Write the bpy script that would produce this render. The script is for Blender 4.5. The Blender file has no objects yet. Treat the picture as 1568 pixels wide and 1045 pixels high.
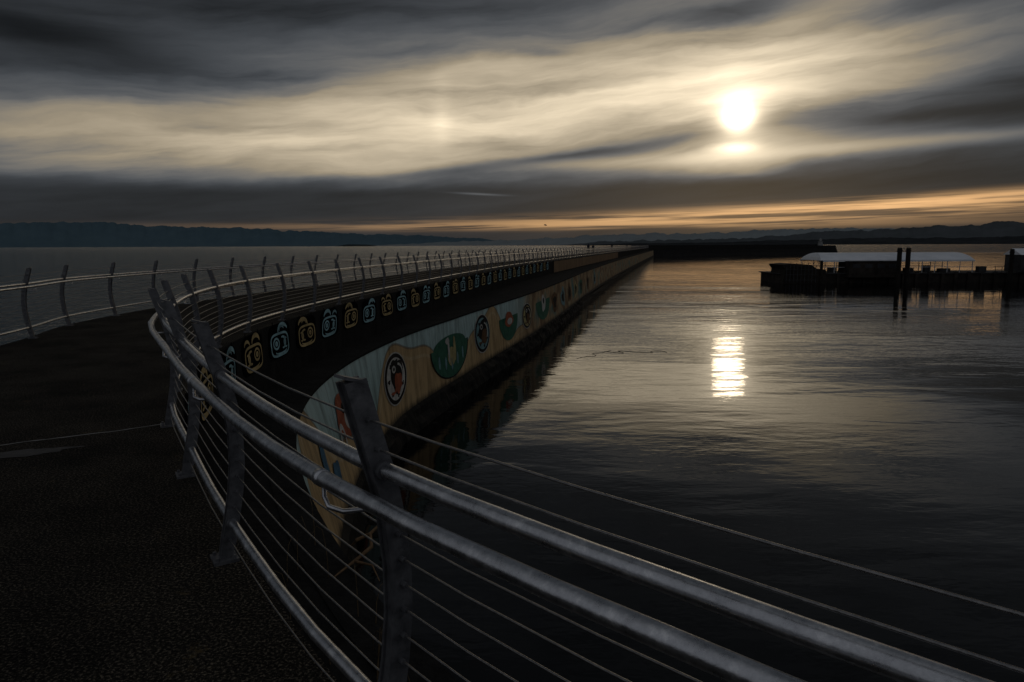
import bpy, bmesh, math, random
from mathutils import Vector, Matrix, noise
random.seed(7)
sc=bpy.context.scene
R=math.radians
# ------------------------------------------------------------------ helpers
def link(o,parent=None):
    sc.collection.objects.link(o)
    if parent: o.parent=parent
    return o
def empty(name):
    return link(bpy.data.objects.new(name,None))
def obj(name,bm,mat=None,parent=None,smooth=False):
    me=bpy.data.meshes.new(name); bm.to_mesh(me); bm.free()
    if mat:
        for m in (mat if isinstance(mat,(list,tuple)) else [mat]): me.materials.append(m)
    if smooth:
        for p in me.polygons: p.use_smooth=True
    return link(bpy.data.objects.new(name,me),parent)
class NT:
    def __init__(s,nt): s.nt=nt; s.N=nt.nodes; s.L=nt.links
    def n(s,t,**k):
        x=s.N.new(t)
        for a,b in k.items(): setattr(x,a,b)
        return x
    def put(s,sock,v):
        if v is None: return
        if isinstance(v,bpy.types.NodeSocket): s.L.new(v,sock)
        else: sock.default_value=v
    def m(s,op,a,b=None,c=None,clamp=False):
        x=s.n('ShaderNodeMath',operation=op,use_clamp=clamp)
        s.put(x.inputs[0],a); s.put(x.inputs[1],b); s.put(x.inputs[2],c)
        return x.outputs[0]
    def mix(s,f,a,b,bt='MIX'):
        x=s.n('ShaderNodeMix',data_type='RGBA',blend_type=bt)
        s.put(x.inputs[0],f); s.put(x.inputs[6],a); s.put(x.inputs[7],b)
        return x.outputs[2]
    def comb(s,x,y,z):
        c=s.n('ShaderNodeCombineXYZ'); s.put(c.inputs[0],x); s.put(c.inputs[1],y); s.put(c.inputs[2],z); return c.outputs[0]
    def noise(s,vec,scale,detail=3,rough=.5,dist=0):
        x=s.n('ShaderNodeTexNoise'); s.put(x.inputs['Vector'],vec); x.inputs['Scale'].default_value=scale
        x.inputs['Detail'].default_value=detail; x.inputs['Roughness'].default_value=rough; x.inputs['Distortion'].default_value=dist
        return x.outputs[0]
    def sstep(s,v,a,b):
        x=s.n('ShaderNodeMapRange',interpolation_type='SMOOTHSTEP'); s.put(x.inputs[0],v)
        x.inputs[1].default_value=a; x.inputs[2].default_value=b
        return x.outputs[0]
    def ramp(s,v,stops):
        x=s.n('ShaderNodeValToRGB'); s.put(x.inputs[0],v); e=x.color_ramp.elements
        while len(e)<len(stops): e.new(.5)
        for i,(p,c) in enumerate(stops): e[i].position=p; e[i].color=(*c,1)
        return x.outputs[0]
    def bump(s,h,strength=1,dist=.01,normal=None):
        x=s.n('ShaderNodeBump'); x.inputs['Strength'].default_value=strength; s.put(x.inputs['Distance'],dist); s.put(x.inputs['Height'],h)
        if normal: s.put(x.inputs['Normal'],normal)
        return x.outputs[0]
def newmat(name):
    m=bpy.data.materials.new(name); m.use_nodes=True
    t=NT(m.node_tree); b=m.node_tree.nodes['Principled BSDF']
    return m,t,b
def simple(name,c1,c2=None,scale=8,rough=.8,metal=0,bumpd=.004,detail=3,spec=.3,bscale=None):
    m,t,b=newmat(name)
    pos=t.n('ShaderNodeNewGeometry').outputs['Position']
    c2=c2 or tuple(x*.55 for x in c1)
    f=t.noise(pos,scale,detail,.6)
    col=t.ramp(f,[(.32,c2),(.68,c1)])
    t.put(b.inputs['Base Color'],col)
    b.inputs['Roughness'].default_value=rough; b.inputs['Metallic'].default_value=metal
    b.inputs['Specular IOR Level'].default_value=spec
    if bumpd: t.put(b.inputs['Normal'],t.bump(t.noise(pos,bscale or scale*3,2,.6),.8,bumpd))
    return m
# ---- paths
def catmull(P,n=8):
    P=[Vector(p) for p in P]; Q=[2*P[0]-P[1]]+P+[2*P[-1]-P[-2]]; out=[]
    for i in range(1,len(Q)-2):
        p0,p1,p2,p3=Q[i-1:i+3]
        d0=(p1-p0).length;d1=(p2-p1).length;d2=(p3-p2).length
        m1=((p1-p0)/d0*d1+(p2-p1)/d1*d0)/(d0+d1)*d1
        m2=((p2-p1)/d1*d2+(p3-p2)/d2*d1)/(d1+d2)*d1
        k=max(2,min(n*2,int(d1/.4)))if d1<12 else 10
        for j in range(k):
            u=j/k
            out.append((2*u**3-3*u*u+1)*p1+(u**3-2*u*u+u)*m1+(-2*u**3+3*u*u)*p2+(u**3-u*u)*m2)
    out.append(P[-1]); return out
class Path:
    def __init__(s,P):
        s.p=catmull(P); s.c=[0]
        for a,b in zip(s.p,s.p[1:]): s.c.append(s.c[-1]+(b-a).length)
        s.len=s.c[-1]
        s.t=[]
        for i in range(len(s.p)):
            a=s.p[max(0,i-1)];b=s.p[min(len(s.p)-1,i+1)]; s.t.append((b-a).normalized())
    def at(s,d):
        d=max(0,min(s.len-1e-6,d)); import bisect
        i=min(bisect.bisect_right(s.c,d)-1,len(s.p)-2)
        f=(d-s.c[i])/(s.c[i+1]-s.c[i])
        return s.p[i].lerp(s.p[i+1],f), s.t[i].lerp(s.t[i+1],f).normalized()
    def s_of(s,q):
        q=Vector(q); best=(1e9,0)
        for i in range(len(s.p)-1):
            a,b=s.p[i],s.p[i+1]; ab=b-a; f=max(0,min(1,(q-a).dot(ab)/ab.length_squared)); d=(a+ab*f-q).length
            if d<best[0]: best=(d,s.c[i]+f*ab.length)
        return best[1]
    def s_y(s,y):
        i=min(range(len(s.p)),key=lambda k:abs(s.p[k].y-y)+(1000 if s.t[k].y<0 else 0)); return s.c[i]
NEAR=Path([(6.5,-2.6),(4,-1.4),(2.2,-.35),(.8,.737),(-.476,1.965),(-1.5,3.37),(-2.3,4.65),(-3.1,6.0),(-3.75,7.5),(-4.3,9.1),(-4.7,10.8),
  (-4.95,12.7),(-5.0,14.8),(-4.9,17),(-4.65,20),(-4.0,25),(-2.86,33),(-.3,48),(3.7,67),(7.9,85),(41,225),(65.5,330)])
FAR=Path([(-4.5,-7),(-6.0,-3),(-6.7,1),(-7.2,5),(-7.9,9),(-8.5,12),(-9.1,14),(-9.27,16),(-9.3,18),(-9.15,20),(-8.9,22),(-8.2,26),(-7.0,33),(-4.6,48),(-.6,67),(3.5,85),(36.6,225),(61,330)])
MUR=Path([(7.5,-1.2),(5,0),(2.6,1.25),(.9,2.6),(-.5,4.2),(-1.6,5.96),(-2.7,8.3),(-3.4,10.4),(-3.8,12.3),(-4.0,15.6),(-3.58,20.3),(-2.16,26.9),(.58,38),(8.3,75),(43,225),(68,330)])
def side(t,sg): return Vector((t.y,-t.x))*sg
def offs(P,o,sg):
    return [p+side(t,sg)*o for p,t in zip(P.p,P.t)]
def tube(bm,pts,r,sides=8,closed_ends=True):
    rings=[]
    for i,p in enumerate(pts):
        a=pts[max(0,i-1)];b=pts[min(len(pts)-1,i+1)]; t=(b-a).normalized()
        up=Vector((0,0,1)) if abs(t.z)<.95 else Vector((1,0,0))
        x=t.cross(up).normalized(); y=x.cross(t)
        rr=r[i] if isinstance(r,(list,tuple)) else r
        rings.append([bm.verts.new(p+x*rr*math.cos(2*math.pi*k/sides)+y*rr*math.sin(2*math.pi*k/sides)) for k in range(sides)])
    for A,B in zip(rings,rings[1:]):
        for k in range(sides): bm.faces.new((A[k],A[(k+1)%sides],B[(k+1)%sides],B[k]))
    if closed_ends:
        bm.faces.new(rings[0][::-1]); bm.faces.new(rings[-1])
def box(bm,c,sx,sy,sz,rot=None):
    M=Matrix.Translation(Vector(c)); 
    if rot: M=M@rot
    r=bmesh.ops.create_cube(bm,size=1,matrix=M@Matrix.Diagonal((sx,sy,sz,1)))
    return r['verts']
def fill(bm,pts,z):
    vs=[bm.verts.new((p[0],p[1],z)) for p in pts]
    f=bm.faces.new(vs)
    f.normal_update()
    if f.normal.z<0: f.normal_flip()
    bmesh.ops.triangulate(bm,faces=[f],ngon_method='EAR_CLIP')
def strip(bm,A,B):
    a=[bm.verts.new(p) for p in A]; b=[bm.verts.new(p) for p in B]
    for i in range(len(a)-1): bm.faces.new((a[i],a[i+1],b[i+1],b[i]))

# ------------------------------------------------------------------ materials
def m_asphalt():
    m,t,b=newmat('asphalt'); pos=t.n('ShaderNodeNewGeometry').outputs['Position']
    big=t.noise(pos,1.1,4,.65); fine=t.noise(pos,75,2,.75); v=t.n('ShaderNodeTexVoronoi'); t.put(v.inputs['Vector'],pos); v.inputs['Scale'].default_value=60
    base=t.ramp(big,[(.3,(.012,.0115,.011)),(.7,(.044,.040,.034))])
    sp=t.ramp(fine,[(.40,(.25,.25,.25)),(.55,(1.0,.98,.93)),(.66,(5,4.6,3.9))])
    col=t.mix(1,base,sp,'MULTIPLY')
    ys=t.sstep(t.noise(pos,3.4,5,.85),.60,.70)
    col=t.mix(t.m('MULTIPLY',ys,.5),col,(.13,.095,.045,1))
    t.put(b.inputs['Base Color'],col); b.inputs['Roughness'].default_value=.95; b.inputs['Specular IOR Level'].default_value=.05
    h=t.m('ADD',t.m('MULTIPLY',v.outputs['Distance'],.6),fine)
    t.put(b.inputs['Normal'],t.bump(h,1,.010))
    return m
ASPH=m_asphalt()
def m_metal():
    m,t,b=newmat('galvanized_steel'); pos=t.n('ShaderNodeNewGeometry').outputs['Position']
    f=t.noise(pos,18,5,.75); g=t.noise(pos,120,2,.6)
    t.put(b.inputs['Base Color'],t.ramp(f,[(.3,(.36,.37,.39)),(.55,(.58,.59,.61)),(.70,(.86,.86,.86))]))
    b.inputs['Metallic'].default_value=.95
    t.put(b.inputs['Roughness'],t.m('MULTIPLY_ADD',f,.42,.10))
    t.put(b.inputs['Normal'],t.bump(g,.4,.001)); return m
STEEL=m_metal()
POSTM=simple('painted_steel_post',(.17,.172,.18),(.08,.082,.088),22,.42,.35,.0015,spec=.4)
CABLE=simple('steel_cable',(.30,.29,.28),(.18,.18,.18),60,.35,.9,.001)
def m_concrete(name,c1,c2,rough=.9,spec=.12):
    m,t,b=newmat(name); pos=t.n('ShaderNodeNewGeometry').outputs['Position']
    mp=t.n('ShaderNodeMapping'); t.put(mp.inputs[0],pos); mp.inputs['Scale'].default_value=(1,1,.25)
    f=t.noise(mp.outputs[0],1.7,5,.7); g=t.noise(pos,14,3,.65)
    col=t.ramp(t.m('MULTIPLY_ADD',g,.35,t.m('MULTIPLY',f,.65)),[(.3,c2),(.7,c1)])
    t.put(b.inputs['Base Color'],col); b.inputs['Roughness'].default_value=rough; b.inputs['Specular IOR Level'].default_value=spec
    t.put(b.inputs['Normal'],t.bump(g,.8,.03)); return m
DCON=m_concrete('weathered_granite',(.034,.033,.031),(.010,.010,.010),1,.03)
TCON=m_concrete('sunlit_tan_concrete',(.34,.22,.12),(.10,.065,.04))  # lighter brownish concrete, with the orange of low sunlight painted into its colour
TIDE=m_concrete('wet_tidal_rock',(.022,.021,.018),(.006,.006,.006),.8,.1)
LIGHTC=m_concrete('pale_sealant',(.38,.37,.35),(.16,.155,.15))

# ------------------------------------------------------------------ walkway / ledge / walls
LEDGE=-1.2; MBOT=-3.6; WATER=-4.36
bm=bmesh.new()
fill(bm,[tuple(p) for p in offs(NEAR,.10,1)]+[tuple(p) for p in reversed(offs(FAR,.12,-1))],0)
obj('breakwater_walkway',bm,ASPH)
bm=bmesh.new()
o=offs(NEAR,.10,1); strip(bm,[(p.x,p.y,LEDGE-.3) for p in o],[(p.x,p.y,-.0) for p in o])
o=offs(FAR,.12,-1); strip(bm,[(p.x,p.y,0) for p in o],[(p.x+ (side(t,-1)*1.2).x,p.y+(side(t,-1)*1.2).y,-5.5) for p,t in zip(o,FAR.t)])
obj('retaining_wall',bm,DCON)
bm=bmesh.new()
fill(bm,[tuple(p) for p in offs(NEAR,.05,1)][2:]+[tuple(p) for p in reversed(offs(MUR,-.0,1))],LEDGE)
obj('granite_ledge',bm,DCON)
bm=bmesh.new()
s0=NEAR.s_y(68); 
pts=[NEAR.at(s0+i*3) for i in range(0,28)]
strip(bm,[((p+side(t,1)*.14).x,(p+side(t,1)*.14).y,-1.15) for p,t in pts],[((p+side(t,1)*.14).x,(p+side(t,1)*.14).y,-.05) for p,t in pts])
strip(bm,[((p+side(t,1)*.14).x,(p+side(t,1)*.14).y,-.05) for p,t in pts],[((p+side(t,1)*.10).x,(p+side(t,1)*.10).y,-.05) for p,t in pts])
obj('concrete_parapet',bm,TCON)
bm=bmesh.new()
a=Vector((-3.12,6.05)); b_=Vector((-8.2,2.85)); N=90
up=[];dn=[]
for i in range(N+1):
    q=a.lerp(b_,i/N); j=noise.fractal(Vector((i*.22,0,0)),.8,2,3)*.045; w=.012+.011*noise.noise(Vector((i*.9,5,0)))
    up.append((q.x,q.y+j+max(.001,w),.004)); dn.append((q.x,q.y+j-max(.001,w),.004))
strip(bm,dn,up)
obj('pavement_joint',bm,LIGHTC)
bm=bmesh.new()
vs=[]
for k in range(60):
    an=2*math.pi*k/60; rr=1+.45*noise.fractal(Vector((math.cos(an)*1.5,math.sin(an)*1.5,3)),.7,2,4)
    vs.append(bm.verts.new((-3.92+.40*rr*math.cos(an),5.15+.10*rr*math.sin(an)+.15*math.cos(an)*rr,.004)))
bm.faces.new(vs)
obj('pavement_patch',bm,m_concrete('patch_concrete',(.11,.105,.10),(.04,.039,.037)))

# ------------------------------------------------------------------ mural wall
S6=MUR.s_of((-1.6,5.96))
def batter(s):
    s-=S6
    if s<8: return .6
    if s<15: return .6-.45*(s-8)/7
    return .15
def wallpt(s,t,off=0):
    p,tg=MUR.at(s); n=side(tg,1); q=p+n*(batter(s)*(1-t)+off)
    return Vector((q.x,q.y,MBOT+(LEDGE-MBOT)*t))
mw=empty('mural_wall')
def m_mural():
    m,t,b=newmat('mural_paint'); uv=t.n('ShaderNodeUVMap').outputs[0]
    sp=t.n('ShaderNodeSeparateXYZ'); t.put(sp.inputs[0],uv); s=sp.outputs[0]; v=sp.outputs[1]
    pos=t.n('ShaderNodeNewGeometry').outputs['Position']
    h=t.m('ADD',t.m('MULTIPLY_ADD',t.m('SINE',t.m('MULTIPLY_ADD',s,.62,-1.9)),.38,.56),t.m('MULTIPLY',t.m('SINE',t.m('MULTIPLY',s,1.45)),.12))
    f=t.sstep(t.m('SUBTRACT',v,h),-.012,.012)
    ochre=t.mix(t.noise(t.comb(t.m('MULTIPLY',s,.35),v,0),1.5,3),(.42,.275,.125,1),(.58,.42,.22,1))
    teal=t.mix(v,(.26,.40,.37,1),(.46,.60,.57,1))
    col=t.mix(f,ochre,teal)
    # painted contour line along the dunes and softer inner band
    edge=t.m('ABSOLUTE',t.m('SUBTRACT',v,h))
    col=t.mix(t.m('MULTIPLY',t.sstep(edge,.022,.010),.65),col,(.16,.12,.08,1))
    band=t.m('ABSOLUTE',t.m('SUBTRACT',v,t.m('SUBTRACT',h,.14)))
    col=t.mix(t.m('MULTIPLY',t.sstep(band,.03,.015),.35),col,(.62,.52,.34,1))
    far=t.noise(t.comb(t.m('MULTIPLY',s,.16),t.m('MULTIPLY',v,.5),0),2.2,2)
    fc=t.ramp(far,[(.35,(.10,.20,.18)),(.47,(.40,.28,.15)),(.58,(.18,.11,.06)),(.68,(.42,.34,.20))])
    col=t.mix(t.sstep(s,30,36),col,fc)
    gr=t.noise(t.comb(t.m('MULTIPLY',s,2.2),t.m('MULTIPLY',v,.9),0),1.6,6,.7)
    col=t.mix(1,col,t.ramp(gr,[(.28,(.36,.35,.33)),(.56,(1,1,1))]),'MULTIPLY')
    seam=t.m('ABSOLUTE',t.m('SUBTRACT',t.m('FRACT',t.m('DIVIDE',s,2.44)),.5))
    col=t.mix(t.m('MULTIPLY',t.sstep(seam,.006,.0),.7),col,(.05,.045,.04,1))
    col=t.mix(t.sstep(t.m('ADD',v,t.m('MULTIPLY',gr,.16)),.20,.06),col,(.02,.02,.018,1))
    t.put(b.inputs['Base Color'],col); b.inputs['Roughness'].default_value=.7; b.inputs['Specular IOR Level'].default_value=.12
    t.put(b.inputs['Normal'],t.bump(t.noise(pos,9,4,.7),.6,.012)); return m
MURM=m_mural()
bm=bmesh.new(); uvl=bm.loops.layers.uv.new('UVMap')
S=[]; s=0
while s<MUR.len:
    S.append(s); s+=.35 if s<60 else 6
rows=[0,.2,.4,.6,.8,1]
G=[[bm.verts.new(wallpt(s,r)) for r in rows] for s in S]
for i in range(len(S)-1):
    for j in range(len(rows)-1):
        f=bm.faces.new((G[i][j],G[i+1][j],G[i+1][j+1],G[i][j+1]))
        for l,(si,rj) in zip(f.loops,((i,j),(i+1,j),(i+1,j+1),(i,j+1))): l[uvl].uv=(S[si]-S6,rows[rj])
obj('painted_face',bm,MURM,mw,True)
bm=bmesh.new()
strip(bm,[wallpt(s,1,.03)+Vector((0,0,-.05)) for s in S],[wallpt(s,1,.03)+Vector((0,0,.012)) for s in S])
strip(bm,[wallpt(s,1,.03)+Vector((0,0,.012)) for s in S],[wallpt(s,1,-.35)+Vector((0,0,.012)) for s in S])
obj('coping',bm,DCON,mw)
def flat(name,c,rough=.7): return simple(name,c,tuple(x*.55 for x in c),4,rough,0,0,detail=5,spec=.08)
BLK=flat('paint_black',(.014,.014,.015)); WHT=flat('paint_white',(.60,.58,.52)); RED=flat('paint_red',(.40,.11,.055)); GRN=flat('paint_green',(.045,.15,.095)); BLU=flat('paint_blue',(.07,.17,.25)); YEL=flat('paint_yellow',(.46,.39,.18)); BRN=flat('paint_brown',(.15,.08,.04)); TEAL=flat('paint_teal',(.20,.35,.36))
def blob(name,mat,s,t,rs,rt,lay=1,a0=0,a1=360,inner=0,rot=0,wob=0):
    bm=bmesh.new(); n=36; rings=[]
    for r in (inner,.5*(1+inner),1):
        row=[]
        for k in range(n+1):
            an=R(a0+(a1-a0)*k/n); w=1+wob*math.sin(3*an+s)+wob*.6*math.sin(5*an)
            x=r*w*math.cos(an);y=r*w*math.sin(an)
            x,y=x*math.cos(rot)-y*math.sin(rot),x*math.sin(rot)+y*math.cos(rot)
            row.append(bm.verts.new(wallpt(S6+s+rs*x,max(.02,min(.985,t+rt*y)),.012+.006*lay)))
        rings.append(row)
    for A,B in zip(rings,rings[1:]):
        for k in range(n):
            try: bm.faces.new((A[k],B[k],B[k+1],A[k+1]))
            except: pass
    obj(name,bm,mat,mw)
blob('green_hill',GRN,20.4,.60,2.2,.50,1,180,360); blob('green_hill_crown',GRN,20.4,.60,1.9,.16,1,0,180)
blob('hill_rim',BLK,20.4,.60,2.25,.52,2,180,360,.96)
blob('heron_body',YEL,20.4,.42,.45,.15,3,rot=.9)
blob('heron_neck',WHT,20.1,.54,.10,.20,4,rot=.3)
blob('heron_wing',YEL,20.8,.52,.14,.20,4,rot=-.5); blob('heron_head',WHT,20.0,.68,.22,.05,4,rot=.2)
for k in range(5): blob('fern',TEAL,19.0+.7*k,.30+.05*abs(k-2),.10,.10,3,rot=.3*(k-2))
def roundel(s,t,rs,rt,fillm,c2):
    blob('roundel_rim',WHT,s,t,rs,rt,2); blob('roundel_line',BLK,s,t,rs*.95,rt*.95,3); blob('roundel_field',fillm,s,t,rs*.80,rt*.80,4)
    blob('roundel_body',BLK,s+.1*rs,t+.04,rs*.55,rt*.62,5,rot=.5,wob=.12)
    blob('roundel_belly',c2,s+.18*rs,t-.06,rs*.34,rt*.38,6,rot=.5,wob=.1)
    blob('roundel_eye',WHT,s-.15*rs,t+.13,rs*.16,rt*.14,7); blob('roundel_pupil',BLK,s-.15*rs,t+.13,rs*.08,rt*.07,8)
    blob('roundel_fin',c2,s-.3*rs,t-.12,rs*.3,rt*.16,6,200,380,.4)
    blob('roundel_stripe',WHT,s+.2*rs,t+.02,rs*.42,rt*.5,7,-60,70,.82,.3)
    for k in range(7): blob('roundel_mark',BLK,s+rs*.62*math.cos(k*.9+.4),t+rt*.66*math.sin(k*.9+.4),rs*.10,rt*.08,5,rot=k*.9,wob=.2)
roundel(14.6,.52,1.15,.33,WHT,RED)
roundel(24.8,.55,1.2,.36,TEAL,BRN)
blob('green_hill',GRN,29.6,.66,1.9,.5,1,180,360); blob('salmon',RED,29.6,.6,.8,.16,3,rot=.6,wob=.08); blob('salmon_belly',WHT,29.7,.56,.5,.07,4,rot=.6)
roundel(33.8,.5,1.3,.30,YEL,BRN)
blob('green_hill',GRN,39.2,.7,2.6,.52,1,180,360); blob('owl',WHT,39.2,.62,.7,.22,3,wob=.1); blob('owl_eye',BLK,39.2,.68,.25,.08,4)
for k,(s,m) in enumerate([(44,BRN),(48.5,TEAL),(53,BRN),(58,YEL),(63,GRN),(70,BRN),(78,TEAL)]):
    blob('figure',m,s,.5,1.2,.3,2,wob=.15); blob('figure_core',BLK,s,.5,.7,.17,3,wob=.2)
blob('salmon_head',RED,9.6,.60,1.0,.20,2,rot=.5,wob=.1); blob('salmon_cheek',WHT,9.9,.55,.6,.12,3,rot=.5); blob('salmon_jaw',RED,10.2,.42,.8,.06,3,rot=.3)
blob('eye',BLK,9.4,.67,.16,.05,4); blob('gill',WHT,8.8,.44,.25,.14,3,rot=.2,inner=.6); blob('tail',RED,10.5,.30,.5,.09,2,rot=-.6,wob=.2)
blob('wave_form',BLU,6.6,.50,.22,.20,2,rot=.3,wob=.15)
blob('wave_form',BLU,7.4,.30,.3,.12,2,rot=.3,wob=.15)

# tidal foot
bm=bmesh.new(); prof=[(0,MBOT+.02),(.06,MBOT-.1),(.10,-3.95),(.16,-4.2),(.22,-4.5),(.5,-5.2)]
SS=[]; s=0
while s<MUR.len: SS.append(s); s+=.22 if s<75 else 5
G=[]
for s in SS:
    row=[]
    for i,(o,z) in enumerate(prof):
        b=wallpt(s,0,0); p,tg=MUR.at(s); n=side(tg,1)
        k=noise.fractal(Vector((s*.9,i*1.3,0)),.8,2,4)*(.0 if i==0 else .10)
        row.append(bm.verts.new((b.x+n.x*(o+k),b.y+n.y*(o+k),z+ (0 if i==0 else k*.35))))
    G.append(row)
for A,B in zip(G,G[1:]):
    for j in range(len(prof)-1): bm.faces.new((A[j],A[j+1],B[j+1],B[j]))
bmesh.ops.reverse_faces(bm,faces=bm.faces)
obj('tidal_rock_foot',bm,TIDE)
bm=bmesh.new()
for i in range(50):
    s=S6+random.uniform(2,20); p,tg=MUR.at(s); n=side(tg,1)
    o=batter(s)+random.uniform(.2,.9)*(1.3 if s-S6<14 else .7); r=random.uniform(.06,.16)
    c=p+n*o
    M=Matrix.Translation((c.x,c.y,-4.42+random.uniform(-.05,.03)))@Matrix.Rotation(random.uniform(0,6),4,'Z')@Matrix.Diagonal((r*random.uniform(.9,1.7),r,r*random.uniform(.4,.7),1))
    vs=bmesh.ops.create_icosphere(bm,subdivisions=2,radius=1,matrix=M)['verts']
    for v in vs: v.co+=noise.noise_vector(v.co*2.6)*r*.35
obj('shore_rocks',bm,TIDE)

# ------------------------------------------------------------------ railings
ZP=[0,.1,.2,.35,.5,.65,.8,.9,.965,1.05,1.12,1.232]
OP=[-.01,.015,.035,.062,.078,.078,.062,.042,.025,.0,-.020,-.052]
def po(z):
    for i in range(len(ZP)-1):
        if z<=ZP[i+1]: 
            f=(z-ZP[i])/(ZP[i+1]-ZP[i]); return OP[i]*(1-f)+OP[i+1]*f
    return OP[-1]
CZ=[.11,.28,.36,.44,.52,.60,.68,.76,.84,1.03,1.12]
def sweepbox(bm,P,n,t,ht,hn,toff,ncen=0,zs=ZP):
    rings=[]
    for z in zs:
        h=hn
        if z<.1: h=hn*.75
        c=P+n*(po(z)+ncen)
        c=Vector((c.x,c.y,z))
        T=Vector((t.x,t.y,0)); Nn=Vector((n.x,n.y,0))
        sl=(po(min(1.232,z+.03))-po(max(0,z-.03)))/.06
        D=(Nn-Vector((0,0,sl))).normalized()
        rings.append([bm.verts.new(c+T*(toff+a*ht)+D*(b*h)) for a,b in((-1,-1),(1,-1),(1,1),(-1,1))])
    for A,B in zip(rings,rings[1:]):
        for k in range(4): bm.faces.new((A[k],A[(k+1)%4],B[(k+1)%4],B[k]))
    bm.faces.new(rings[0][::-1]); bm.faces.new(rings[-1])
def rail(P,sg,s_list,smax,name):
    root=empty(name)
    bp=bmesh.new(); bb=bmesh.new(); bf=bmesh.new()
    for s in s_list:
        p,t=P.at(s); n=side(t,sg); near=(p.length<26)
        if near:
            sweepbox(bp,p,n,t,.005,.034,.022); sweepbox(bp,p,n,t,.005,.034,-.022); sweepbox(bp,p,n,t,.017,.026,0)
            rt=Matrix.Rotation(math.atan2(t.y,t.x),4,'Z')
            box(bp,(p.x+n.x*po(0),p.y+n.y*po(0),.008),.13,.12,.016,rt)
            for a in(-.045,.045):
                for b in (-.04,.04):
                    q=p+t*a+n*(b+po(0)); bmesh.ops.create_cone(bp,segments=6,radius1=.010,radius2=.010,depth=.016,cap_ends=True,matrix=Matrix.Translation((q.x,q.y,.024)))
            q=p+n*po(1.232)
            box(bp,(q.x,q.y,1.235),.058,.074,.009,rt@Matrix.Rotation(.30*sg,4,'X'))
            for z in CZ+[.965,.197]:
                for e in (-1,1):
                    q=p+n*po(z); r=.0085 if z in CZ else .029
                    L=.016 if z in CZ else .012
                    T=Vector((t.x,t.y,0)); c=Vector((q.x,q.y,z))+T*e*.032
                    tube(bf,[c-T*L,c+T*L],r,8 if z in CZ else 16)
        else:
            sweepbox(bp,p,n,t,.024,.034,0)
        pts=[(0,-.035,.845),(.05,-.075,.84),(.10,-.095,.845),(.135,-.09,.865),(.148,-.083,.915)]
        W=[]
        for a,b,z in pts:
            q=p+t*a+n*(b+.05 if b>-.05 else b+.01); W.append(Vector((q.x,q.y,z)))
        tube(bb,W,.008 if near else .01,6)
        if near:
            T=Vector((t.x,t.y,0)); q=p+t*.148+n*-.08; c=Vector((q.x,q.y,.92)); tube(bb,[c-T*.015,c+T*.015],.0262,16)
    obj('posts',bp,POSTM,root); obj('brackets',bb,STEEL,root,True); obj('ferrules',bf,POSTM,root)
    idx=[i for i in range(len(P.p)) if P.c[i]<=smax]
    def line(z,o): return [Vector(((P.p[i]+side(P.t[i],sg)*o).x,(P.p[i]+side(P.t[i],sg)*o).y,z)) for i in idx]
    for nm,z,o,r in(('top_pipe',.965,po(.965),.0235),('hand_rail',.92,-.08,.0235),('bottom_pipe',.197,po(.197),.0225)):
        b=bmesh.new(); tube(b,line(z,o),r,20); obj(nm,b,STEEL,root,True)
    b=bmesh.new()
    for z in CZ: tube(b,line(z,po(z)),.0034,6)
    obj('cables',b,CABLE,root,True)
    return root
keys=[(4,-1.4),(2.2,-.35),(.8,.737),(-.405,1.893),(-1.48,3.34),(-2.3,4.65),(-3.1,6.0),(-3.75,7.5),(-4.3,9.1),(-4.7,10.8),(-4.95,12.7),(-5.0,14.8)]
sl=[NEAR.s_of(k) for k in keys]; s=sl[-1]
while s<NEAR.len-3: s+=2.0; sl.append(s)
rail(NEAR,1,sl,NEAR.len,'railing')
s=FAR.s_of((-8.5,12)); sl=[s-i*2.0 for i in range(8,0,-1)]
while s<FAR.len-3: sl.append(s); s+=2.0
rail(FAR,-1,sl,FAR.len,'railing')

# ------------------------------------------------------------------ hanging art signs
def ribbon(bm,pts,w,z,closed=False):
    n=len(pts); P=[Vector(p) for p in pts]; L=[];Rr=[]
    for i in range(n):
        a=P[(i-1)%n] if (closed or i>0) else P[i]; b=P[(i+1)%n] if (closed or i<n-1) else P[i]
        t=(b-a).normalized(); m=Vector((-t.y,t.x)); ww=w*(1 if closed else (.35+.65*math.sin(math.pi*(i+.5)/n)))
        q=P[i]+m*ww/2; L.append(bm.verts.new((q.x,q.y,z))); q=P[i]-m*ww/2; Rr.append(bm.verts.new((q.x,q.y,z)))
    for i in range(n if closed else n-1): j=(i+1)%n; bm.faces.new((L[i],Rr[i],Rr[j],L[j]))
def ell(cx,cy,rx,ry,n=24,a0=0,a1=360,sq=1.0):
    o=[]
    for k in range(n):
        an=R(a0+(a1-a0)*k/(n if a1-a0==360 else n-1)); c,s_=math.cos(an),math.sin(an)
        o.append((cx+rx*math.copysign(abs(c)**sq,c),cy+ry*math.copysign(abs(s_)**sq,s_)))
    return o
BOARD=simple('sign_board',(.008,.008,.009),None,3,1,0,0,spec=0)
CT=flat('motif_teal',(.38,.62,.66)); CY=flat('motif_ochre',(.62,.47,.22))
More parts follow.
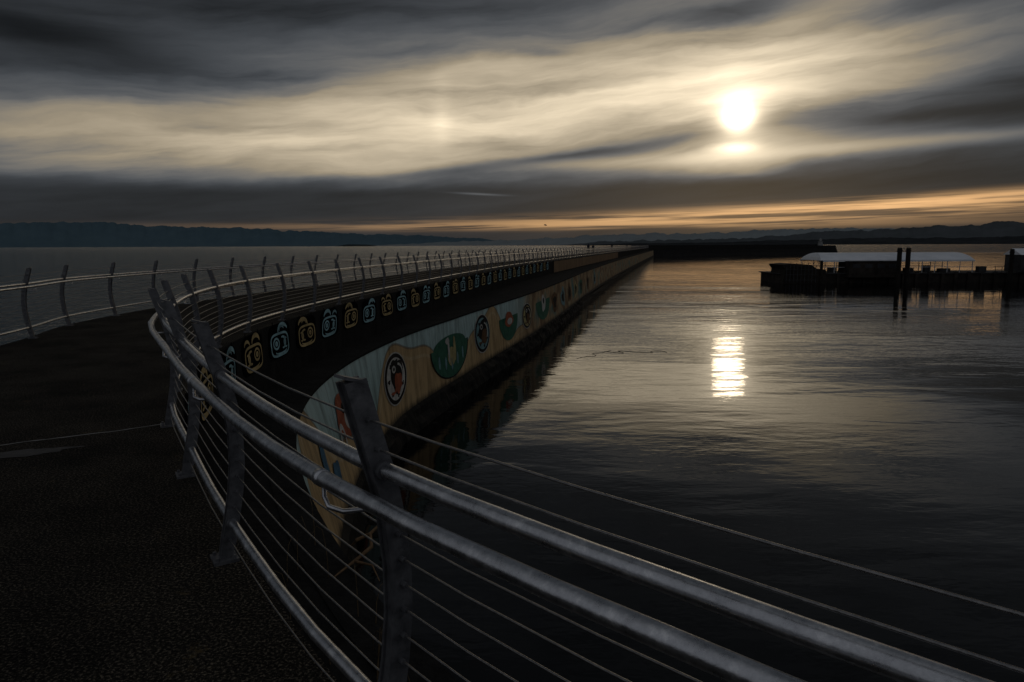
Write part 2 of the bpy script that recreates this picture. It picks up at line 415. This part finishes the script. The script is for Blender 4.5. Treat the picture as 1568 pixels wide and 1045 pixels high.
def sign_mesh(v,mat):
    bm=bmesh.new()
    out=ell(0,0,.66,.36,40,sq=.45)
    top=[bm.verts.new((x,y,.012)) for x,y in out]; bot=[bm.verts.new((x,y,0)) for x,y in out]
    bm.faces.new(top)
    for i in range(40): bm.faces.new((bot[i],bot[(i+1)%40],top[(i+1)%40],top[i]))
    nb=len(bm.faces)
    z=.016; fl=-1 if v%2 else 1
    sk=(.25,-.2,.12)[v%3]
    K=lambda P:[(1.12*x*fl+sk*y*fl,y*1.1) for x,y in P]
    ribbon(bm,K(ell(-.03,-.07,.47,.21,32,sq=.5)),.05,z,True)
    ribbon(bm,K(ell(-.22,-.04,.15,.10,20)),.045,z,True)
    ribbon(bm,K(ell(-.22,-.04,.05,.03,14)),.05,z,True)
    ribbon(bm,K(ell(.12,-.05,.16,.11,14,-100,110)),.07,z)
    ribbon(bm,K(ell(.30,-.07,.10,.09,12,60,300)),.06,z)
    if v%3: ribbon(bm,K(ell(.18,.17,.26,.13,14,10,190)),.09,z); ribbon(bm,K(ell(.12,.21,.12,.06,10,0,200)),.05,z)
    else: ribbon(bm,K(ell(-.22,.18,.22,.12,14,0,180)),.09,z); ribbon(bm,K(ell(.28,.17,.14,.08,12,0,180)),.06,z)
    ribbon(bm,K(ell(.0,-.20,.3,.05,14,180,360)),.04,z)
    bm.faces.ensure_lookup_table()
    for f in bm.faces[nb:]: f.material_index=1
    for x in(-.4,.4): tube(bm,[Vector((x,.30,.006)),Vector((x,.42,.0))],.008,5)
    me=bpy.data.meshes.new('art_sign'); bm.to_mesh(me); bm.free(); me.materials.append(BOARD); me.materials.append(mat); return me
VAR=[sign_mesh(i,CT if i%2==0 else CY) for i in range(6)]
s=NEAR.s_y(7.6); i=0
while s<NEAR.s_y(66):
    p,t=NEAR.at(s); n=side(t,1); q=p+n*.115
    o=bpy.data.objects.new('art_sign',VAR[i%6]); link(o)
    M=Matrix(((t.x,0,n.x,q.x),(t.y,0,n.y,q.y),(0,1,0,-.38+.02*math.sin(i*2.1)),(0,0,0,1)))
    o.matrix_world=M; s+=1.72; i+=1

# ------------------------------------------------------------------ far leg of breakwater + lighthouse
bm=bmesh.new()
A=Vector((60,334)); B=Vector((188,414)); d=(B-A).normalized(); n=Vector((d.y,-d.x)); L=(B-A).length
rowsP=[(5.5,-5),(3.5,-3.0),(2.6,-1.2),(2.5,0.0),(2.2,.0),(-2.2,.0),(-2.4,1.2),(-3,1.2),(-5,-5)]
prev=None
for i in range(61):
    c=A+d*L*i/60
    row=[bm.verts.new((c.x+n.x*o+noise.noise(Vector((i*.7,o,1)))*.4,c.y+n.y*o,z+noise.noise(Vector((i*.9,o,7)))*.12)) for o,z in rowsP]
    if prev:
        for j in range(len(row)-1): bm.faces.new((prev[j],row[j],row[j+1],prev[j+1]))
    prev=row
bm.faces.new(prev)
bmesh.ops.create_cone(bm,segments=24,radius1=8,radius2=6,depth=6,cap_ends=True,matrix=Matrix.Translation((B.x,B.y,-2.4)))
obj('breakwater_head',bm,DCON)
lh=empty('lighthouse')
bm=bmesh.new()
for (r1,r2,h,z) in((1.5,1.1,2.4,1.7),(1.5,1.5,.2,3.0),(.75,.75,1.0,3.6),(.95,.1,.7,4.45)):
    bmesh.ops.create_cone(bm,segments=16,radius1=r1,radius2=r2,depth=h,cap_ends=True,matrix=Matrix.Translation((B.x-3,B.y-1,z)))
obj('tower',bm,simple('lighthouse_paint',(.3,.3,.29),(.2,.2,.19),2),lh)
bm=bmesh.new(); tube(bm,[Vector((B.x-3,B.y-1,4.7)),Vector((B.x-3,B.y-1,5.6))],.06,6); obj('vent_rod',bm,POSTM,lh)

# ------------------------------------------------------------------ water
def m_water():
    m,t,b=newmat('sea_water'); pos=t.n('ShaderNodeNewGeometry').outputs['Position']
    sp=t.n('ShaderNodeSeparateXYZ'); t.put(sp.inputs[0],pos)
    e=t.m('SUBTRACT',sp.outputs[0],t.m('MULTIPLY_ADD',sp.outputs[1],.235,-12))
    harb=t.sstep(e,-6,4)
    far=t.sstep(sp.outputs[1],380,520)
    harb=t.m('MULTIPLY',harb,t.m('SUBTRACT',1,far))
    b.inputs['Base Color'].default_value=(.002,.0022,.0025,1); b.inputs['Roughness'].default_value=.04; b.inputs['IOR'].default_value=1.33
    mp=t.n('ShaderNodeMapping'); t.put(mp.inputs[0],pos); mp.inputs['Rotation'].default_value=(0,0,R(-12)); mp.inputs['Scale'].default_value=(.4,1,1)
    n1=t.noise(mp.outputs[0],.6,2,.5,.3); n2=t.noise(mp.outputs[0],3.8,2,.6,.2); n3=t.noise(mp.outputs[0],.13,1,.5)
    gust=t.sstep(t.noise(mp.outputs[0],.045,2,.55,.6),.42,.62)
    hs=t.m('ADD',t.m('MULTIPLY',n1,.026),t.m('MULTIPLY',n3,.07))
    hs=t.m('ADD',hs,t.m('MULTIPLY',n2,t.m('MULTIPLY_ADD',gust,.0080,.0036)))
    ho=t.m('MULTIPLY',t.noise(pos,.55,4,.70,.3),.62)
    mixh=t.n('ShaderNodeMix'); t.put(mixh.inputs[0],harb); t.put(mixh.inputs[2],ho); t.put(mixh.inputs[3],hs)
    t.put(b.inputs['Normal'],t.bump(mixh.outputs[0],1,1.0))
    return m
bm=bmesh.new(); bmesh.ops.create_circle(bm,cap_ends=True,radius=60000,segments=128,matrix=Matrix.Translation((0,0,WATER)))
obj('water',bm,m_water())
bm=bmesh.new(); bmesh.ops.create_circle(bm,cap_ends=True,radius=60000,segments=64,matrix=Matrix.Translation((0,0,-9)))
obj('seabed_ground',bm,TIDE)

# ------------------------------------------------------------------ hills
def ridge(name,L,Rd,c1,c2,jit,seed,front=.06):
    bm=bmesh.new(); cols=[]
    a=L[0][0]
    while a<=L[-1][0]:
        for k in range(len(L)-1):
            if L[k][0]<=a<=L[k+1][0]:
                f=(a-L[k][0])/(L[k+1][0]-L[k][0]); f=f*f*(3-2*f); e=L[k][1]*(1-f)+L[k+1][1]*f; break
        j=noise.fractal(Vector((a*.9,seed,0)),.75,2.1,6)*jit*min(1,e/.4)
        e=max(0.0,e+j); row=[]
        for q in range(7):
            fr=q/6; rr=Rd*(1+front*fr); 
            hz=rr*math.tan(R(e))*(fr**.8)*(1+ (0 if q in(0,6) else .12*noise.fractal(Vector((a*1.6,seed+5,fr*3)),.8,2,4)))
            row.append(bm.verts.new((rr*math.sin(R(a)),rr*math.cos(R(a)),WATER-1+hz+ (6*fr))))
        row.append(bm.verts.new((Rd*1.2*math.sin(R(a)),Rd*1.2*math.cos(R(a)),WATER-5)))
        cols.append(row); a+=.12
    for A_,B_ in zip(cols,cols[1:]):
        for q in range(7): bm.faces.new((A_[q],B_[q],B_[q+1],A_[q+1]))
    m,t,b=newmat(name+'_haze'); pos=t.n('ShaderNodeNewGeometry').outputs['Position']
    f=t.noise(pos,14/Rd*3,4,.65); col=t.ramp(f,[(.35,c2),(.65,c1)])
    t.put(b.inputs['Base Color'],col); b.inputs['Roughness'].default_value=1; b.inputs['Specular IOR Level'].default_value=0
    obj(name,bm,m,None,True)
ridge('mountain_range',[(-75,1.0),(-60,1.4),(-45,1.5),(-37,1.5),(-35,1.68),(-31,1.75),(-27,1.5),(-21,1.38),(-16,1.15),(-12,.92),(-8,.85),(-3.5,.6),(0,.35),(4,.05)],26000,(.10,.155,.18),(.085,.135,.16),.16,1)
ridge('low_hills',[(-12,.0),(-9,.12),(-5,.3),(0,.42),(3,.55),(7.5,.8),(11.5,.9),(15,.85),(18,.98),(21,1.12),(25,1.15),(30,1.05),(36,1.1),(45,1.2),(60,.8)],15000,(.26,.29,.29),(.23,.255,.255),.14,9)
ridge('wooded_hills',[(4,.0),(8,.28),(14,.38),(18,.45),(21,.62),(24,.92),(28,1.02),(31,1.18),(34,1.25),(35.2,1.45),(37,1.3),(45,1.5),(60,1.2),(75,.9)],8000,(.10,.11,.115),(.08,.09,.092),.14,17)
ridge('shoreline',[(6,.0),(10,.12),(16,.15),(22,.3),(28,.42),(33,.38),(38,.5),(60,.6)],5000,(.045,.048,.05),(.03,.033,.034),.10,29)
ridge('islet',[(-14.2,0),(-13.3,.12),(-12,.1),(-11,.0)],9000,(.04,.05,.055),(.03,.04,.04),.03,31)

# ------------------------------------------------------------------ covered dock
ROOF=simple('roof_membrane',(.80,.82,.84),(.66,.69,.72),.6,.5,0,.01)
DWOOD=simple('dark_timber',(.045,.038,.032),(.018,.016,.014),1.2,.9,0,.02,spec=.1)
DPAINT=simple('dock_paint',(.07,.07,.072),(.03,.03,.032),1.0,.8,0,.01,spec=.1)
WFR=simple('white_frame_paint',(.6,.6,.6),(.4,.4,.4),2,.5,0,.002)
dk=empty('floating_dock')
bm=bmesh.new()
box(bm,(65.1,109,-3.75),48,8,1.5)
for x in range(42,90,2): box(bm,(x,104.9,-3.6),.5,.35,1.7)
obj('float_hull',bm,DWOOD,dk)
bm=bmesh.new(); box(bm,(65.1,109,-2.93),48.6,8.6,.14)
for x in range(74,89,1):
    box(bm,(x,104.9,-2.4),.06,.06,.95)
box(bm,(81,104.9,-1.95),14.5,.07,.07); box(bm,(81,104.9,-2.4),14.5,.05,.05)
for x,w,h in ((61.5,1.2,.7),(64.2,.8,1.1),(67.0,1.6,.6),(72.8,1.1,.9),(49.6,1.0,.8)): box(bm,(x,106.4,-2.86+h/2),w,.9,h)
obj('dock_deck',bm,DPAINT,dk)
pv=empty('canopy_pavilion')
x0,x1=47.4,70.9; zb=-.95
bm=bmesh.new(); rr=[]
for xx in (x0,x1):
    row=[bm.verts.new((xx+(1 if xx==x0 else -1)*.8*(k/6 if k<=6 else (12-k)/6),105.2+7.6*k/12, zb+1.15*math.sin(math.pi*k/12)**.7)) for k in range(13)]
    rr.append(row)
for k in range(12): bm.faces.new((rr[0][k],rr[1][k],rr[1][k+1],rr[0][k+1]))
bm.faces.new(rr[0]); bm.faces.new(rr[1][::-1])
box(bm,((x0+x1)/2,105.2,zb-.08),x1-x0+.1,.12,.26); box(bm,((x0+x1)/2,112.8,zb-.08),x1-x0+.1,.12,.26)
obj('canopy_roof',bm,ROOF,pv)
bm=bmesh.new()
for i in range(13):
    x=x0+.2+(x1-x0-.4)*i/12
    for y in(105.3,112.7):
        tube(bm,[Vector((x,y,-2.86)),Vector((x,y,zb-.2))],.06,6)
box(bm,((x0+x1)/2,112.7,-2.0),x1-x0,.05,.07); box(bm,((x0+x1)/2,105.3,-2.0),x1-x0,.05,.07)
obj('canopy_posts',bm,WFR,pv)
sh=empty('dock_cabin')
bm=bmesh.new(); box(bm,(54.9,105.6,-2.3),7.6,3.6,2.4); box(bm,(54.9,105.6,-1.07),7.8,3.8,.06)
obj('walls',bm,DWOOD,sh)
bm=bmesh.new()
for x in (52.2,54.0,55.9,57.6): box(bm,(x,103.79,-1.75),1.1,.04,.6)
obj('windows',bm,simple('dark_glass',(.02,.022,.025),(.015,.015,.018),1,.3,0,0),sh)
bg=empty('work_barge'); X=1.9
bm=bmesh.new()
prof=[(39,-4.6),(39.3,-2.2),(38.8,-1.5),(40.6,-1.35),(43.2,-1.55),(44.0,-2.1),(45.4,-2.3),(45.4,-4.6)]
a=[bm.verts.new((x+X,103.2,z)) for x,z in prof]; b2=[bm.verts.new((x+X,108.8,z)) for x,z in prof]
bm.faces.new(a); bm.faces.new(b2[::-1])
for i in range(len(prof)): j=(i+1)%len(prof); bm.faces.new((a[i],b2[i],b2[j],a[j]))
bmesh.ops.recalc_face_normals(bm,faces=bm.faces)
obj('hull',bm,DWOOD,bg)
bm=bmesh.new()
for i in range(9):
    x=39.4+i*.55+X; box(bm,(x,103.0,-2.9),.07,.14,2.6)
for z in (-3.8,-3.0,-2.2): box(bm,(41.7+X,103.0,z),5.0,.10,.08)
for i in range(6): tube(bm,[Vector((40+i*.9+X,103.1,-1.6)),Vector((40+i*.9+X,103.1,-1.15))],.03,5)
obj('fender_frame',bm,DPAINT,bg)
PILE=simple('creosote_pile',(.03,.026,.022),(.012,.011,.01),3,.9,0,.03,spec=.1)
def pile(x,y,top,r=.34):
    bm=bmesh.new(); tube(bm,[Vector((x,y,-9)),Vector((x+.03,y,-3)),Vector((x,y,top-.1)),Vector((x,y,top))],[r,r*.98,r*.95,r*.7],14)
    bmesh.ops.create_cone(bm,segments=14,radius1=r*1.12,radius2=r*1.12,depth=.18,cap_ends=True,matrix=Matrix.Translation((x,y,top-.5)))
    obj('mooring_pile',bm,PILE)
pile(57.3,101.6,.95); pile(58.7,101.8,.95); pile(75.3,103.5,.7,.3); pile(75.9,99.5,.9,.32); pile(77.4,101,1.1,.4); pile(46.5,103.0,-.9,.22)
ht=empty('dock_shed'); bm=bmesh.new(); box(bm,(79.6,106,-1.5),4.5,3.5,2.6)
obj('walls',bm,DPAINT,ht)
bm=bmesh.new()
a=[(77.1,104.0,-.2),(82.1,104.0,-.2),(82.1,106,.75),(77.1,106,.75),(77.1,108.0,-.2),(82.1,108.0,-.2)]
v=[bm.verts.new(p) for p in a]; bm.faces.new((v[0],v[1],v[2],v[3])); bm.faces.new((v[3],v[2],v[5],v[4])); bm.faces.new((v[0],v[3],v[4])); bm.faces.new((v[1],v[5],v[2]))
obj('roof',bm,ROOF,ht)

# ------------------------------------------------------------------ people far along the walkway
CLO=flat('dark_clothes',(.03,.032,.04)); 
def person(x,y,h=1.74,ph=.25,yaw=0):
    me=bpy.data.meshes.new('person')
    V=[(0,0,.95),(0,0,1.15),(0,0,1.38),(0,0,1.50),(0,-.01,1.62),(0,0,1.70),
       (.10,0,.92),(.11,-ph*.6,.5),(.12,-ph*.5,.06),(.12,-ph*.5-.14,.03),
       (-.10,0,.92),(-.11,ph*.4,.5),(-.12,ph,.10),(-.12,ph-.12,.03),
       (.19,0,1.40),(.24,ph*.5,1.12),(.25,ph*.3-.08,.86),(-.19,0,1.40),(-.24,-ph*.5,1.12),(-.25,-ph*.5-.1,.88)]
    E=[(0,1),(1,2),(2,3),(3,4),(4,5),(0,6),(6,7),(7,8),(8,9),(0,10),(10,11),(11,12),(12,13),(2,14),(14,15),(15,16),(2,17),(17,18),(18,19)]
    rad=[.15,.14,.17,.06,.10,.085,.10,.07,.045,.04,.10,.07,.045,.04,.065,.05,.035,.065,.05,.035]
    me.from_pydata(V,E,[]); o=bpy.data.objects.new('person',me); link(o); me.materials.append(CLO)
    m=o.modifiers.new('skin','SKIN')
    for i,sv in enumerate(me.skin_vertices[0].data): sv.radius=(rad[i],rad[i]*.8); sv.use_root=(i==0)
    o.modifiers.new('sub','SUBSURF').levels=1
    o.location=(x,y,0); o.rotation_euler=(0,0,yaw); o.scale=(h/1.74,)*3
person(13.6,122,1.8); person(14.5,122.6,1.68,.2); person(25,172,1.75,.22,3.1); person(36,215,1.75,.25,.3)

# ------------------------------------------------------------------ gull, kelp, driftwood, grass
bm=bmesh.new()
W=[(-.62,.05,.02),(-.33,-.02,.15),(0,0,.0),(.33,-.02,.15),(.62,.05,.02)]; ch=[.03,.12,.17,.12,.03]
a=[bm.verts.new((x,y-c,z)) for (x,y,z),c in zip(W,ch)]; b2=[bm.verts.new((x,y+c,z+.015)) for (x,y,z),c in zip(W,ch)]
for i in range(4): bm.faces.new((a[i],a[i+1],b2[i+1],b2[i]))
tube(bm,[Vector((0,-.32,0)),Vector((0,-.25,.01)),Vector((0,-.1,0)),Vector((0,.12,-.01)),Vector((0,.3,0)),Vector((0,.38,0))],[.015,.05,.08,.07,.03,.05],8)
g=obj('seagull',bm,simple('gull_feathers',(.25,.25,.26),(.15,.15,.16),5)); g.location=(5.4,110,4.7); g.rotation_euler=(.2,.1,1.2); g.scale=(.8,)*3
def wiggle(p0,p1,n,amp,seed):
    P=[]; p0=Vector(p0);p1=Vector(p1)
    for i in range(n+1):
        f=i/n; q=p0.lerp(p1,f); q+=Vector((noise.noise(Vector((f*4,seed,0))),noise.noise(Vector((f*4,seed,9))),0))*amp; P.append(q)
    return P
bm=bmesh.new()
for (p0,p1,a_,sd) in [((5.2,38,WATER+.005),((8.6,37.5,WATER+.005)),.9,1),((3.4,35.5,WATER+.005),(5.6,38.3,WATER+.005),.7,2)]:
    tube(bm,wiggle(p0,p1,30,a_,sd),[.006+.006*abs(math.sin(i)) for i in range(31)],5)
obj('floating_kelp',bm,TIDE)
bm=bmesh.new()
tube(bm,[Vector(p) for p in((-1.5,6.0,-1.16),(-1.42,5.9,-1.05),(-1.30,5.92,-1.0),(-1.27,5.82,-1.08),(-1.38,5.62,-1.12),(-1.5,5.4,-1.15))],[.008,.016,.02,.018,.014,.006],7)
tube(bm,[Vector(p) for p in((-1.30,5.92,-1.0),(-1.18,6.0,-.9),(-1.12,6.12,-.88))],[.015,.010,.005],6)
tube(bm,[Vector(p) for p in((-1.38,5.62,-1.12),(-1.2,5.5,-1.1),(-1.1,5.3,-1.14))],[.013,.009,.004],6)
obj('driftwood_branch',bm,simple('bleached_wood',(.26,.16,.08),(.10,.06,.03),20))
bm=bmesh.new()
for i in range(26):
    s=NEAR.s_of((-.476,1.965))+random.uniform(-1.4,4.5); p,t=NEAR.at(s); n=side(t,1); q=p+n*random.uniform(.4,1.15)
    h=random.uniform(.15,.6); dx=random.uniform(-.25,.25); dy=random.uniform(-.25,.25)
    tube(bm,[Vector((q.x+dx*f*f,q.y+dy*f*f,LEDGE+h*math.sin(f*2.2)/.9)) for f in (0,.25,.5,.75,1)],[.004,.0035,.003,.002,.001],4)
obj('dry_grass',bm,simple('dry_stems',(.20,.14,.07),(.10,.07,.04),30))

# ------------------------------------------------------------------ sky
AZ,EL=R(17.8),R(9.75)
w=bpy.data.worlds.new('World'); sc.world=w; w.use_nodes=True
t=NT(w.node_tree); bgn=w.node_tree.nodes['Background']
gen=t.n('ShaderNodeTexCoord').outputs['Generated']; sp=t.n('ShaderNodeSeparateXYZ'); t.put(sp.inputs[0],gen)
x,y,z=sp.outputs
A=t.m('MULTIPLY',t.m('ARCTAN2',x,y),57.2958); E0=t.m('MULTIPLY',t.m('ARCSINE',z),57.2958)
tl=t.m('MULTIPLY_ADD',A,-.08,E0)
wn=t.noise(t.comb(t.m('MULTIPLY',A,.06),t.m('MULTIPLY',tl,.18),0),1,5,.55)
E=t.m('MULTIPLY_ADD',t.m('MULTIPLY',t.m('SUBTRACT',wn,.5),3.6),t.sstep(E0,1,8),E0)
EM=t.m('MULTIPLY_ADD',E,.35,t.m('MULTIPLY',E0,.65))
def gs(a0,e0,sa,se,sl=0,Ein=None):
    da=t.m('SUBTRACT',A,a0); de=t.m('MULTIPLY_ADD',da,-sl,t.m('SUBTRACT',Ein or E,e0))
    p=t.m('DIVIDE',da,sa); q=t.m('DIVIDE',de,se)
    return t.m('EXPONENT',t.m('MULTIPLY',t.m('MULTIPLY_ADD',p,p,t.m('MULTIPLY',q,q)),-1))
def add(L,g,k): return t.m('MULTIPLY_ADD',g,k,L)
def dark(L,g,k): return t.m('MULTIPLY',L,t.m('MULTIPLY_ADD',g,-k,1))
front=t.sstep(y,-.15,.55)
L=t.m('MULTIPLY_ADD',front,-.095,.145)
L=add(L,gs(2,11.0,20,4.0,.05),.44)
L=add(L,gs(-26,7.2,15,2.3,-.02),.25)
L=add(L,gs(-12,8.3,12,2.8,.05),.18)
L=add(L,gs(21,13,14,3.6,.10),.30)
sd=Vector((math.sin(AZ)*math.cos(EL),math.cos(AZ)*math.cos(EL),math.sin(EL)))
vd=t.n('ShaderNodeVectorMath',operation='DOT_PRODUCT'); t.put(vd.inputs[0],gen); vd.inputs[1].default_value=sd
th=t.m('MULTIPLY',t.m('ARCCOSINE',t.m('MINIMUM',vd.outputs['Value'],.9999999)),57.2958)
def halo(s): q=t.m('DIVIDE',th,s); return t.m('EXPONENT',t.m('MULTIPLY',t.m('MULTIPLY',q,q),-1))
L=add(L,halo(8),.16); L=add(L,halo(3.8),.30)
L=add(L,gs(-5.6,10.4,.8,2.4,0,E0),.13)
st=t.noise(t.comb(t.m('MULTIPLY',A,.05),t.m('MULTIPLY',t.m('MULTIPLY_ADD',A,-.08,E),.46),3),1,6,.56,.15)
L=t.m('MULTIPLY',L,t.ramp(st,[(.25,(.38,.38,.38)),(.5,(.95,.95,.95)),(.72,(1.40,1.40,1.40))]))
L=dark(L,gs(3,6.9,17,.55,.117,EM),.82)
L=dark(L,gs(31,8.8,13,.85,0,EM),.68)
L=dark(L,gs(-33,13.8,11,2.0,-.03),.85); L=dark(L,gs(-20,17.5,18,2.0,0),.4)
L=dark(L,gs(17.5,17,5,1.1,.12),.70); L=dark(L,gs(31,15.6,6,1.2,.0),.70); L=dark(L,gs(38,10.5,9,4,0),.55)
L=dark(L,gs(2.6,14.8,1.6,.35,0,E0),.35)
L=add(L,gs(19,6.8,17,.50,.02,EM),.26)
S=t.sstep(t.m('MULTIPLY_ADD',A,-.015,E),4.2,6.1)
low=t.m('MULTIPLY_ADD',st,.045,.004)
mixl=t.n('ShaderNodeMix'); t.put(mixl.inputs[0],t.m('MAXIMUM',S,t.m('SUBTRACT',1,front))); t.put(mixl.inputs[2],low); t.put(mixl.inputs[3],L); L=mixl.outputs[0]
L=add(L,halo(1.8),.60); L=add(L,halo(.9),2.6)
L=add(L,gs(17.8,7.35,1.5,.38,0,E0),.75)
L=add(L,gs(-2.6,4.15,1.9,.08,-.05,E0),.07)
cf=t.sstep(L,.03,.28)
tint=t.mix(cf,(.88,.98,1.12,1),(1.19,1.0,.72,1))
tint=t.mix(front,(.94,.98,1.08,1),tint)
col=t.n('ShaderNodeVectorMath',operation='SCALE'); t.put(col.inputs[0],tint); t.put(col.inputs['Scale'],L)
fine=t.noise(t.comb(t.m('MULTIPLY',A,.05),t.m('MULTIPLY',t.m('MULTIPLY_ADD',A,-.02,E0),1.9),7),1,5,.6,.2)
fm=t.sstep(fine,.38,.58)
o1=t.m('MULTIPLY',gs(32,3.0,19,.42,.03,E0),.80); o2=t.m('MULTIPLY',gs(22,2.15,22,.42,.015,E0),.75); o3=t.m('MULTIPLY',gs(8,1.5,24,.26,.0,E0),.28)
oo=t.m('MULTIPLY',t.m('ADD',t.m('ADD',o1,o2),o3),t.m('MULTIPLY_ADD',fm,.88,.12))
oc=t.n('ShaderNodeVectorMath',operation='SCALE'); oc.inputs[0].default_value=(1.0,.56,.23); t.put(oc.inputs['Scale'],oo)
sm=t.n('ShaderNodeVectorMath',operation='ADD'); t.put(sm.inputs[0],col.outputs[0]); t.put(sm.inputs[1],oc.outputs[0])
sky=t.n('ShaderNodeTexSky',sky_type='NISHITA'); sky.sun_disc=False; sky.sun_elevation=EL; sky.sun_rotation=AZ; sky.dust_density=2
sk=t.n('ShaderNodeVectorMath',operation='SCALE'); t.put(sk.inputs[0],sky.outputs[0]); sk.inputs['Scale'].default_value=.0006
s2=t.n('ShaderNodeVectorMath',operation='ADD'); t.put(s2.inputs[0],sm.outputs[0]); t.put(s2.inputs[1],sk.outputs[0])
t.put(bgn.inputs[0],s2.outputs[0]); bgn.inputs[1].default_value=1.0
sun=bpy.data.lights.new('sun','SUN'); sun.energy=.008; sun.angle=R(2.5); sun.color=(1,.80,.55)
so=bpy.data.objects.new('sun',sun); link(so); so.rotation_euler=(-sd).to_track_quat('-Z','Y').to_euler()

# ------------------------------------------------------------------ camera
cam=bpy.data.cameras.new('camera'); cam.lens=24; cam.sensor_width=36; cam.clip_start=.05; cam.clip_end=150000
co=bpy.data.objects.new('camera',cam); link(co)
co.matrix_world=Matrix.Translation((0,0,1.6))@Matrix.Rotation(R(82),4,'X')@Matrix.Rotation(R(-.25),4,'Z')
sc.camera=co
sc.view_settings.view_transform='Standard'; sc.view_settings.look='None'; sc.view_settings.exposure=0
